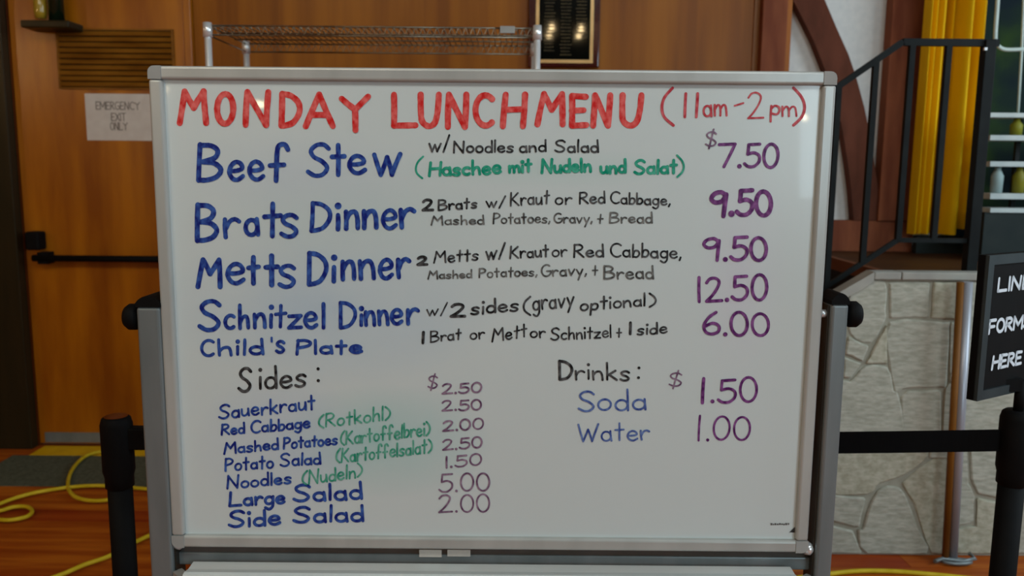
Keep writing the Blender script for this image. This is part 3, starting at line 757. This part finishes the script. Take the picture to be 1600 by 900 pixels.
def caps(mb, conv, pts, w):
    """flat ribbon with round ends through pixel points"""
    n = len(pts); KC[0] += 1
    if n < 2: return
    closed = math.hypot(pts[0][0]-pts[-1][0], pts[0][1]-pts[-1][1]) < w*.05
    L = []; Rr = []
    for i in range(n):
        a = pts[max(i-1, 0)]; b = pts[min(i+1, n-1)]
        if closed and i in (0, n-1): a = pts[-2]; b = pts[1]
        dx, dy = b[0]-a[0], b[1]-a[1]; l = math.hypot(dx, dy) or 1e-6
        nx, ny = -dy/l, dx/l; ww = w/2 * (1 + hr.uniform(-.06, .06))
        L.append((pts[i][0]+nx*ww, pts[i][1]+ny*ww)); Rr.append((pts[i][0]-nx*ww, pts[i][1]-ny*ww))
    if closed:
        mb.add([conv(p) for p in L[:-1]] + [conv(p) for p in Rr[:-1]], [(i, (i+1) % (n-1), n-1+(i+1) % (n-1), n-1+i) for i in range(n-1)]); return
    def cap(c, a, b):   # from a round to b
        a0 = math.atan2(a[1]-c[1], a[0]-c[0]); return [(c[0]+w/2*math.cos(a0 + s*math.pi*k/5), c[1]+w/2*math.sin(a0 + s*math.pi*k/5)) for k in range(1, 5) for s in (1,)]
    vs = cv(conv, L) + cv(conv, Rr)
    fs = [(i, i+1, n+i+1, n+i) for i in range(n-1)]
    mb.add(vs, fs)
    for c, e, q in ((pts[0], L[0], pts[1]), (pts[-1], L[-1], pts[-2])):
        a0 = math.atan2(e[1]-c[1], e[0]-c[0]); rr = math.hypot(e[0]-c[0], e[1]-c[1])
        ox, oy = c[0]-q[0], c[1]-q[1]
        sgn = 1 if (-(e[1]-c[1])*ox + (e[0]-c[0])*oy) > 0 else -1
        k = 6
        mb.add([conv((c[0]+rr*math.cos(a0+sgn*math.pi*j/k), c[1]+rr*math.sin(a0+sgn*math.pi*j/k))) for j in range(k+1)], [tuple(range(k+1))])
def write(mb, conv, text, x0, x1, y0, y1, cap_, w, wob=1.0):
    ws = [GL[ch][0] if ch != ' ' else .3 for ch in text]
    tot = sum(ws) + GAP*(len(text)-1)
    x0 += w*.4; x1 -= w*.4
    if tot < .12: sx = cap_
    else: sx = (x1-x0)/tot
    if len(text) == 1 and tot < .12: x0 = (x0+x1)/2 - ws[0]*sx/2
    cap_ = cap_ - w
    cur = 0.0
    for ch, gw in zip(text, ws):
        if ch != ' ':
            jy = hr.uniform(-.03, .03)*cap_*wob if len(text) > 1 else 0; js = 1 + (hr.uniform(-.05, .05)*wob if len(text) > 1 else 0)
            sh = hr.uniform(-.03, .05)*wob
            def T(p):
                gx = cur + p[0]; px = x0 + gx*sx + p[1]*cap_*sh
                t = (px-x0)/max(1e-3, (x1-x0)); return (px, y0 - w*.5 + (y1-y0)*t - (p[1]*js)*cap_ + jy)
            for k, d in GL[ch][1]:
                if k == 'L':
                    a, b = T(d[0]), T(d[1]); m = ((a[0]+b[0])/2 + hr.uniform(-.012,.012)*cap_*wob, (a[1]+b[1])/2)
                    caps(mb, conv, smooth([a, m, b], 3), w)
                elif k == 'C': caps(mb, conv, smooth([T(p) for p in d], 4), w)
                elif k == 'P': caps(mb, conv, [T(p) for p in d], w)
                elif k == 'D':
                    c = T(d); kk = 10
                    mb.add([conv((c[0]+w*.74*math.cos(2*math.pi*j/kk), c[1]+w*.74*math.sin(2*math.pi*j/kk))) for j in range(kk)], [tuple(range(kk))])
        cur += gw + GAP

# ------------------------------------------------------------------ the menu whiteboard
YB = 1.6
tl, tr, br_, bl_ = P(249.5, 133, YB), P(1277, 125, YB), P(1247.5, 834.5, YB), P(297.5, 841, YB)
bx0, bx1 = (tl.x+bl_.x)/2, (tr.x+br_.x)/2; bz1_, bz0_ = (tl.z+tr.z)/2, (br_.z+bl_.z)/2
print('BOARD', tl, tr, br_, bl_)
FW = .0245
wbd = thing('menu_whiteboard', 'large white marker board with handwritten lunch menu on a rolling stand', 'whiteboard', ((bx0+bx1)/2, YB+.03, 0))
MB().box(bx0-.004, bx1+.004, YB, YB+.02, bz0_-.004, bz1_+.004).build('panel', M['board'], wbd)
def rail(x0, x1, z0, z1, horiz):
    # frame bar with a raised rounded front
    if horiz: return MB().box(x0, x1, YB-.012, YB+.026, z0, z1)
    return MB().box(x0, x1, YB-.012, YB+.026, z0, z1)
rail(bx0-FW+.02, bx1+FW-.02, bz1_, bz1_+FW, 1).build('frame_rail', M['alu'], wbd, bevel=.005, seg=3)
rail(bx0-FW+.02, bx1+FW-.02, bz0_-FW, bz0_, 1).build('frame_rail', M['alu'], wbd, bevel=.005, seg=3)
rail(bx0-FW, bx0, bz0_-.0, bz1_+.0, 0).build('frame_rail', M['alu'], wbd, bevel=.005, seg=3)
rail(bx1, bx1+FW, bz0_-.0, bz1_+.0, 0).build('frame_rail', M['alu'], wbd, bevel=.005, seg=3)
def corner(x, z, sx, sz):
    pl = [(0,0),(FW,0)]
    out = [(x, z), (x+sx*FW, z)] + [(x+sx*(FW-.012+.012*math.cos(t)), z+sz*(FW-.012+.012*math.sin(t))) for t in (0, .4, .8, 1.2, 1.57)] + [(x, z+sz*FW)]
    if sx*sz < 0: out = out[::-1]
    MB().prism(out, YB-.0135, YB+.0265).build('frame_corner', M['corner'], wbd)
corner(bx0, bz1_, -1, 1); corner(bx1, bz1_, 1, 1); corner(bx0, bz0_, -1, -1); corner(bx1, bz0_, 1, -1)

# lettering (each written line is one part)
def conv(p):
    v = P(p[0], p[1], YB - .0006 - (KC[0] % 9 + KD[0])*.00012); return (v.x, v.y, v.z)
def line(col, items, label):
    mb = MB()
    for it in items:
        it = list(it)
        if it[6] < 4.2: it[6] *= .86
        t, x0, x1, y0 = it[0], it[1], it[2], it[3]; y1 = it[4]; cap_ = it[5]; w_ = it[6]
        write(mb, conv, t, x0, x1, y0, y1, cap_, w_, 0.0 if (len(it) > 7) else 1.0)
    o = mb.build('lettering', INK[col], wbd, label=label)
HW = 9.5
line('red', [('M',277,327,197,197,59,HW),('O',335,368,198,198,56,HW),('N',380,424,200,200,61,HW),('D',436,472,201,201,59,HW),
 ('A',474,524,202,202,59,HW),('Y',531,580,208,208,63,HW)], 'thick red marker word MONDAY')
line('red', [('L',612,653,202,202,59,HW),('U',653,689,202,202,59,HW),('N',696,734,203,203,60,HW),
 ('C',739,772,201,201,57,HW),('H',782,822,202,202,59,HW)], 'thick red marker word LUNCH')
line('red', [('M',836,884,199,199,57,HW),('E',890,920,201,201,56,HW),
 ('N',923,957,201,201,57,HW),('U',967,1004,201,201,57,HW)], 'thick red marker word MENU')
line('lred', [('(',1033,1054,198,198,63,4.5),('1',1068,1073,185,185,41,4.5),('1',1086,1091,185,185,41,4.5),('am',1098,1137,183,183,36,4),
 ('-',1147,1163,182,180,38,3.5),('2',1168,1194,187,187,44,3.5),('p',1203,1220,181,181,30,4),('m',1221,1246,183,183,32,3.5),(')',1238,1259,198,198,63,4.5)], 'thinner red marker hours (11am-2pm)')
BW = 8
line('blue', [('B',307,348,286,286,64,BW),('e',355,382,285,284,60,7),('e',387,414,284,284,60,7),('f',418,451,286,286,64,7.5),
 ('S',478,516,278,278,56,7),('t',516,541,277,277,56,7.5),('e',543,573,274,274,58,7),('w',581,627,277,276,68,7)], 'blue marker words Beef Stew')
line('blue', [('B',305,342,380,380,64,8),('r',348,376,374,374,60,7),('a',381,406,371,370,54,7),('t',410,441,373,372,60,7.5),('s',437,468,373,373,72,7),
 ('D',484,518,364,363,50,7),('i',523,533,362,362,50,7.5),('n',537,563,361,360,58,7.5),('n',565,592,360,359,58,7.5),('e',595,621,360,360,60,6.5),('r',623,650,359,358,60,7.5)], 'blue marker words Brats Dinner')
line('blue', [('M',306,348,452,452,50,8),('e',352,383,446,446,64,7),('t',385,407,447,446,50,7.5),('t',412,437,449,449,55,8),('s',434,464,452,451,70,7),
 ('D',480,513,448,447,56,7.5),('i',517,526,443,443,50,7),('n',532,557,440,439,60,7),('n',560,588,439,438,60,7),('e',590,615,439,438,62,7),('r',619,642,437,436,60,7)], 'blue marker words Metts Dinner')
line('blue', [('S',309,347,519,519,52,7),('c',349,368,516,516,45,6),('h',372,391,516,515,42,6),('n',395,417,515,514,46,6),('i',420,427,514,514,42,6),('t',428,448,514,513,40,5.5),
 ('z',449,473,516,515,42,6),('e',474,497,515,515,50,6),('l',502,509,515,515,43,6),
 ('D',530,558,515,514,45,6),('i',562,567,511,511,36,6),('n',569,588,511,511,46,6),('n',590,609,510,510,46,6),('e',609,630,509,509,48,6),('r',634,655,509,508,48,6)], 'blue marker words Schnitzel Dinner')
line('blue', [('C',313,335,559,558,29,5),('hild',340,413,557,556,28,5),("'",423,427,556,556,30,4),('s',430,446,553,553,38,5),
 ('Plate',462,567,556,554,26,5)], "blue marker words Child's Plate")
TW = 3.6
line('black', [('w/',669,704,238,238,26,3.6),('Noodles',708,803,240,239,21,TW),('and',811,854,239,238,21,TW),('Salad',866,936,239,239,21,TW)], 'black marker words w/ Noodles and Salad')
line('green', [('(',648,661,280,280,37,3.6),('Haschee',669,784,277,273,26,4.6),('mit',794,832,272,270,24,4.6),('Nudeln',845,925,272,270,25,4.6),('und',937,979,273,272,24,4.6),('Salat',990,1059,274,272,25,4.6),(')',1057,1070,278,278,37,3.6)], 'green marker words (Haschee mit Nudeln und Salat)')
line('black', [('2',659,678,331,331,21,4.6),('Brats',684,746,330,326,19,3.6),('w/',759,790,325,325,20,3),('Kraut',797,859,323,319,23,3.2),('or',867,894,321,320,22,3.2),('Red',905,946,320,318,21,3.2),('Cabbage,',953,1048,319,322,20,3.2)], 'black marker words 2 Brats w/ Kraut or Red Cabbage,')
line('grey', [('Mashed',673,757,353,351,16,3),('Potatoes,',770,860,351,349,18,3),('Gravy,',865,926,350,349,18,3),('+',933,943,350,350,16,2.8),('Bread',952,1020,350,349,19,3.2)], 'black marker words Mashed Potatoes, Gravy, and Bread under the brats line')
line('black', [('2',651,669,416,416,17,4.6),('Metts',677,748,412,408,21,3.4),('w/',758,790,407,404,26,3.6),('Kraut',796,858,405,402,21,3.4),('or',862,887,403,402,22,3.2),('Red',896,944,403,402,22,3.4),('Cabbage,',953,1065,402,405,23,3.4)], 'black marker words 2 Metts w/ Kraut or Red Cabbage,')
line('grey', [('Mashed',668,738,437,435,15,3),('Potatoes,',748,840,435,432,17,3),('Gravy,',845,917,433,431,20,3.2),('+',925,935,431,431,17,2.8),('Bread',943,1022,437,437,23,3.6)], 'black marker words Mashed Potatoes, Gravy, and Bread under the metts line')
line('black', [('w/',666,699,495,493,20,2.8),('2',703,728,497,497,24,4.6),('sides',735,811,493,487,24,4),('(',817,830,494,494,32,3.8),('gravy',832,897,487,479,29,3.6),('optional',906,1009,487,479,22,3.6),(')',1014,1026,481,481,24,3.4)], 'black marker words w/2 sides (gravy optional)')
line('black', [('1',655,667,538,538,21,4.4),('Brat',672,721,536,531,19,3.2),('or',734,758,532,530,20,3.2),('Mett',768,824,535,527,22,3.2),('or',828,853,529,528,20,3.2),('Schnitzel',860,956,533,528,21,3.2),('+',963,972,528,528,16,3),('1',979,991,524,524,22,4.4),('side',995,1043,525,521,20,3.4)], 'black marker words 1 Brat or Mett or Schnitzel + 1 side')
line('black', [('S',371,394,614,614,41,5),('ides',404,479,610,605,38,4.4),(':',494,501,604,604,38,4)], 'black marker heading Sides:')
line('blue', [('Sauerkraut',341,493,656,641,25,4)], 'blue marker word Sauerkraut')
line('blue', [('Red',345,383,681,678,20,4),('Cabbage',391,485,678,670,21,4)], 'blue marker words Red Cabbage')
line('lgreen', [('(Rotkohl)',497,611,670,657,24,3.4)], 'green marker word (Rotkohl)')
line('blue', [('Mashed',349,436,711,703,20,4),('Potatoes',442,528,703,696,20,4)], 'blue marker words Mashed Potatoes')
line('lgreen', [('(Kartoffelbrei)',531,673,697,681,24,3.4)], 'green marker word (Kartoffelbrei)')
line('blue', [('Potato',351,428,738,732,22,4),('Salad',437,502,731,726,22,4)], 'blue marker words Potato Salad')
line('lgreen', [('(Kartoffelsalat)',524,676,725,708,24,3.4)], 'green marker word (Kartoffelsalat)')
line('blue', [('Noodles',354,456,765,757,22,4)], 'blue marker word Noodles')
line('lgreen', [('(Nudeln)',471,567,759,746,24,3.4)], 'green marker word (Nudeln)')
line('blue', [('Large',357,446,793,788,26,4.6),('Salad',457,567,785,782,30,4.8)], 'blue marker words Large Salad')
line('blue', [('Side',356,439,826,822,29,4.8),('Salad',457,569,819,816,29,4.8)], 'blue marker words Side Salad')
line('black', [('D',873,896,595,595,33,4.4),('rinks',898,985,594,596,30,4),(':',994,1001,598,598,32,3.6)], 'black marker heading Drinks:')
line('lblue', [('S',903,931,644,644,34,4),('oda',933,1010,643,642,35,4)], 'light blue marker word Soda')
line('lblue', [('Water',902,1016,692,689,31,3.6)], 'light blue marker word Water')
line('mauve', [('$',1102,1121,232,232,30,3)], 'small purple dollar sign')
line('purple', [('7.50',1121,1217,264,263,42,5)], 'purple marker price 7.50')
line('purple', [('9.50',1108,1208,341,339,44,7)], 'thick purple marker price 9.50')
line('purple', [('9.50',1098,1200,410,409,41,5.4)], 'purple marker price 9.50 in the metts row')
line('purple', [('1',1087,1099,474,474,43,5),('2.50',1102,1200,473,471,43,5)], 'purple marker price 12.50')
line('purple', [('6.00',1097,1203,525,527,40,4.8)], 'purple marker price 6.00')
line('mauve', [('$',668,685,610,610,26,3)], 'small purple dollar sign beside the sides prices')
for (t, x0, x1, y0, y1, c_h, lab) in (('2.50',690,753,617,614,18,'Sauerkraut'),('2.50',690,753,644,641,18,'Red Cabbage'),('2.00',691,756,675,671,19,'Mashed Potatoes'),('2.50',691,754,705,701,19,'Potato Salad'),
   ('1.50',696,753,732,728,20,'Noodles'),('5.00',685,766,770,768,30,'Large Salad'),('2.00',685,766,803,801,30,'Side Salad')):
    line('mauve', [(t, x0, x1, y0, y1, c_h, 3.4)], 'faded purple price %s beside %s' % (t, lab))
line('mauve', [('$',1045,1067,607,607,28,3)], 'small purple dollar sign beside the drinks prices')
line('purple', [('1',1092,1104,632,632,43,5),('.50',1110,1184,631,629,41,4.4)], 'purple marker price 1.50')
line('purple', [('1',1086,1098,690,690,42,4),('.00',1103,1173,690,688,40,4)], 'purple marker price 1.00')
# small printed maker's line and dark corner mark
mb = MB(); mr = random.Random(2); x = 1204
while x < 1231:
    ww = mr.uniform(1.5, 3); h = mr.uniform(2, 3.4); yy = 819 + (hr.random()-.5)
    mb.add([conv((x, yy-h/2)), conv((x+ww, yy-h/2)), conv((x+ww, yy+h/2)), conv((x, yy+h/2))], [(0,1,2,3)]); x += ww + .9
mb.build('small_print', INK['grey'], wbd, label='tiny brown print in the lower right corner')
mb = MB(); mb.add([conv(p) for p in ((1233,832),(1240,825),(1246,821),(1246.5,832))], [(0,1,2,3)])
mb.build('corner_mark', INK['black'], wbd, label='small black mark in the lower right corner')

# stand: posts, caps, knobs, crossbars, tray, feet
def post(xo, xi, yt, pxk, side):
    # xo/xi pixel columns of the outer / inner edge of the front face at height yt
    YP_ = YB - .015
    a = P(xo[0], yt, YP_).x; b = P(xi[0], yt, YP_).x
    x0, x1 = min(a, b), max(a, b); ztp = P(xo[0], yt, YP_).z
    MB().box(x0, x1, YP_, YP_+.062, .1, ztp).build('post', M['alu_post'], wbd, bevel=.006, seg=3)
    xin = x1 if side < 0 else x0
    s = 1 if side < 0 else -1
    MB().box(min(xin, xin+s*.003), max(xin, xin+s*.003), YP_+.01, YP_+.056, .12, ztp-.004).build('post_inner_strip', M['alu_dark'], wbd, label='dark strip on the inner face of the post')  # thin dark strip laid on the inner face
    # rounded black cap
    cb_ = MB(); n_ = 10
    prof = [(x0-.001 + (x1-x0+.002)*k/n_, ztp + .022*math.sin(math.pi*(k/n_*.9+.05))**.6) for k in range(n_+1)]
    cb_.prism([(x0-.001, ztp)] + prof + [(x1+.001, ztp)], YP_-.001, YP_+.063); cb_.build('post_cap', M['black'], wbd)
    # knob on the outer side
    kx = x0 if side < 0 else x1; zk = P(pxk[0], pxk[1], YB).z; so = -1 if side < 0 else 1
    MB().lathe((kx, YB+.016, zk), [(0,0),(.008,0),(.008,so*.006),(.023,so*.008),(.026,so*.013),(.026,so*.026),(.02,so*.034),(0,so*.036)], 24, 'X').build('knob', M['black'], wbd)
    # pivot bolt between post and board frame
    bxx = bx0-FW if side < 0 else bx1+FW
    m_ = MB().lathe((min(xin, bxx) , YB+.008, zk+.002), [(0,0),(.008,0),(.008,abs(xin-bxx)),(0,abs(xin-bxx))], 16, 'X'); m_.build('pivot_bolt', M['chrome'], wbd)
    return x0, x1, ztp
lx0_, lx1_, _z = post((212,), (249,), 480, (196, 497), -1)
rx0_, rx1_, _z2 = post((1327,), (1300,), 476, (1338, 493), 1)
for (xm, s) in ((lx1_, 1), (rx0_, -1)):
    zz = P(800, 857, YB).z
    MB().lathe((xm if s > 0 else xm - .018, YB+.004, zz+.004), [(0,0),(.012,0),(.014,.01),(.008,.018),(0,.018)], 16, 'X').build('lower_bolt', M['chrome'], wbd)
zz1, zz0 = P(760, 867, YB+.012).z, P(760, 884, YB+.012).z
MB().box(lx1_-.002, rx0_+.002, YB+.012, YB+.05, zz0-.004, zz1).build('crossbar', M['alu_post'], wbd, bevel=.003)
ta, tb = P(297, 885, YB-.02), P(1240, 884, YB-.02); tz = P(760, 880, YB-.002).z
prof = [(YB-.002, tz-.002), (YB-.03, tz-.004), (YB-.05, tz), (YB-.058, tz-.002), (YB-.062, tz-.01), (YB-.058, tz-.02), (YB-.03, tz-.026), (YB-.002, tz-.03)]
n_ = len(prof)
MB().add([(x, a, b) for x in (ta.x, tb.x) for a, b in prof], [tuple(range(n_)), tuple(range(n_, 2*n_))[::-1]] + [(i, (i+1) % n_, n_+(i+1) % n_, n_+i) for i in range(n_)]).build('marker_tray', M['tray'], wbd)
for x, xp, s in ((ta.x, lx1_, -1), (tb.x, rx0_, 1)):
    MB().bar((x, YB-.05, tz-.02), (xp + s*-.002, YB-.0, tz-.012-.02), .02, .022).build('tray_bracket', M['corner'], wbd)
MB().box(lx1_-.002, rx0_+.002, YB, YB+.03, .18, .22).build('crossbar', M['alu_post'], wbd)
for x in ((lx0_+lx1_)/2, (rx0_+rx1_)/2):
    MB().box(x-.02, x+.02, YB-.26, YB+.29, .07, .105).build('foot', M['alu_post'], wbd, bevel=.004)
    for yy in (YB-.24, YB+.27):
        MB().lathe((x-.012, yy, .035), [(0,0),(.035,0),(.035,.024),(0,.024)], 20, 'X').build('caster', M['black'], wbd)
for x in (ta.x + .2, (ta.x+tb.x)/2, tb.x - .2):
    MB().box(x-.012, x+.012, YB-.003, YB+.013, tz-.028, tz-.012).build('tray_hanger', M['alu_post'], wbd)
# tape scraps on the crossbar
for i, (pa, pbb, lab) in enumerate((((655, 859), (690, 869), 'whitish tape scrap on the crossbar under the board, left one'), ((699, 859), (735, 868), 'whitish tape scrap on the crossbar under the board, right one'))):
    a, b = P(pa[0], pa[1], YB+.01), P(pbb[0], pbb[1], YB+.01)
    tag(MB().box(a.x, b.x, YB+.0095, YB+.0118, b.z-.002, a.z).build('tape_scrap', M['paper']), lab, 'tape')

# sign lettering: block letters in the plane of the sign
def sconv(z0, cx, sc):
    def f(p):
        v = org + ux*(cx + p[0]*sc) + uz*(z0 - p[1]*sc) + un*.0004
        return (v.x, v.y, v.z)
    return f
GL['I'] = (.06, [('L', [(.03,1),(.03,0)])]); GL['F'] = (.5, [('L', [(0,0),(.0,1)]), ('L', [(0,1),(.5,1)]), ('L', [(0,.5),(.42,.5)])])
svM = GL['M']; GL['M'] = (.74, [('L', [(0,0),(0,1)]), ('L', [(0,1),(.37,.3)]), ('L', [(.37,.3),(.74,1)]), ('L', [(.74,1),(.74,0)])])
for (txt, yt, ybm, ww) in (('LINE', 434, 459, .138), ('FORMS', 499, 524, .18), ('HERE', 558, 583, .128)):
    zt_ = lt.z - (yt - 399)/228*SH; zb2 = lt.z - (ybm - 399)/228*SH
    mb = MB(); h = (zt_-zb2)
    write(mb, sconv(zb2 - org.z, SWd/2 - ww/2 , 1/1000.0), txt, -7, ww*1000-7, 0, 0, h*1000, 7.6, 0.0)
    mb.build('lettering', M['sign_letter'], sg, label='white plastic letters reading ' + txt)
# notice print
def nconv(p): return (p[0], YW-.0377, p[1])
pw = p1.x - p0.x
for (txt, cy, frac) in (('EMERGENCY', .26, .68), ('EXIT', .5, .23), ('ONLY', .7, .27)):
    mb = MB(); ww = pw*frac*1000; h = .042*1000; cxn = (p0.x+p1.x)/2; zn = p0.z - (p0.z-p1.z)*cy - .02
    write(mb, lambda p: (cxn + (p[0]-ww/2)/1000, YW-.0377, zn - p[1]/1000), txt, 0, ww, 0, 0, h, 4.5, 0.0)
    mb.build('lettering', M['print'], nt_)
GL['M'] = svM

# ------------------------------------------------------------------ lamps behind the camera (seen only as reflections) and an added wall lamp
def mirror_pt(px, py, Y, z):
    d = ray(px, py); t1 = (Y - CAM.y)/d.y; hit = CAM + d*t1
    d2 = Vector((d.x, -d.y, d.z)); t = (z - hit.z)/d2.z
    return hit + d2*t
ch = [mirror_pt(862, 44, YP-.034, 3.3), mirror_pt(908, 46, YP-.034, 3.3)]
cen = (ch[0]+ch[1])/2
cl = thing('chandelier', 'iron chandelier with candle bulbs hanging in the hall behind the viewer', 'lamp', tuple(cen + Vector((0, -.3, .2))))
hub = cen + Vector((0, -.3, .05))
MB().tube([hub, hub + Vector((0, 0, ZC - hub.z))], .008, 8).build('rod', M['iron'], cl)
MB().tube([hub + Vector((.3*math.cos(t*math.pi/12), .3*math.sin(t*math.pi/12), -.1)) for t in range(24)], .012, 8, closed=True).build('ring', M['iron'], cl)
for i, c in enumerate(ch + [cen + Vector((.2, -.55, 0)), cen + Vector((-.2, -.55, 0))]):
    MB().lathe(tuple(c), [(0,-.04),(.024,-.025),(.03,0),(.016,.04),(0,.07)], 14).build('bulb', M['bulb'], cl)
    MB().tube([c + Vector((0,0,-.03)), Vector((c.x, c.y, hub.z - .1))], .012, 8).build('candle_tube', M['paper'], cl)
    MB().tube([Vector((c.x, c.y, hub.z - .1)), hub + Vector((0,0,.0))], .006, 6).build('arm', M['iron'], cl)
for (px, py, r, zq) in ((407, 163, .05, 2.42), (254, 139, .04, 2.36), (1257, 184, .03, 2.12)):
    q = mirror_pt(px, py, YB, zq); print('LAMP', q)
    lp = thing('pendant_lamp', {407: 'warm pendant lamp hanging far back in the hall, middle one', 254: 'warm pendant lamp hanging far back in the hall, near the left wall', 1257: 'warm pendant lamp hanging far back in the hall, right one'}[px], 'lamp', tuple(q))
    MB().lathe(tuple(q), [(0,-r),(r*.7,-r*.7),(r,0),(r*.7,r*.7),(0,r)], 16).build('globe', M['globe'], lp)
    MB().tube([q + Vector((0,0,r*.8)), Vector((q.x, q.y, ZC))], .008, 8).build('rod', M['iron'], lp)

for (yy, zz, lab) in ((1.5, 2.4, 'unseen warm globe lamp added on the left wall to shine on the wooden door'),):  # unseen lamp added to put a warm sheen on the door
    lp = thing('added_wall_sconce', lab, 'lamp', (XL + .15, yy, zz))
    MB().lathe((XL, yy, zz - .12), [(0,0),(.06,0),(.06,.015),(.02,.03),(0,.03)], 20, 'X').build('back_plate', M['iron'], lp)
    MB().tube([(XL+.02, yy, zz-.12), (XL+.12, yy, zz-.13), (XL+.15, yy, zz-.09)], .009, 8).build('arm', M['iron'], lp)
    MB().lathe((XL+.15, yy, zz), [(0,-.08),(.055,-.058),(.08,0),(.055,.058),(0,.08)], 20).build('globe', M['added_sconce'], lp)
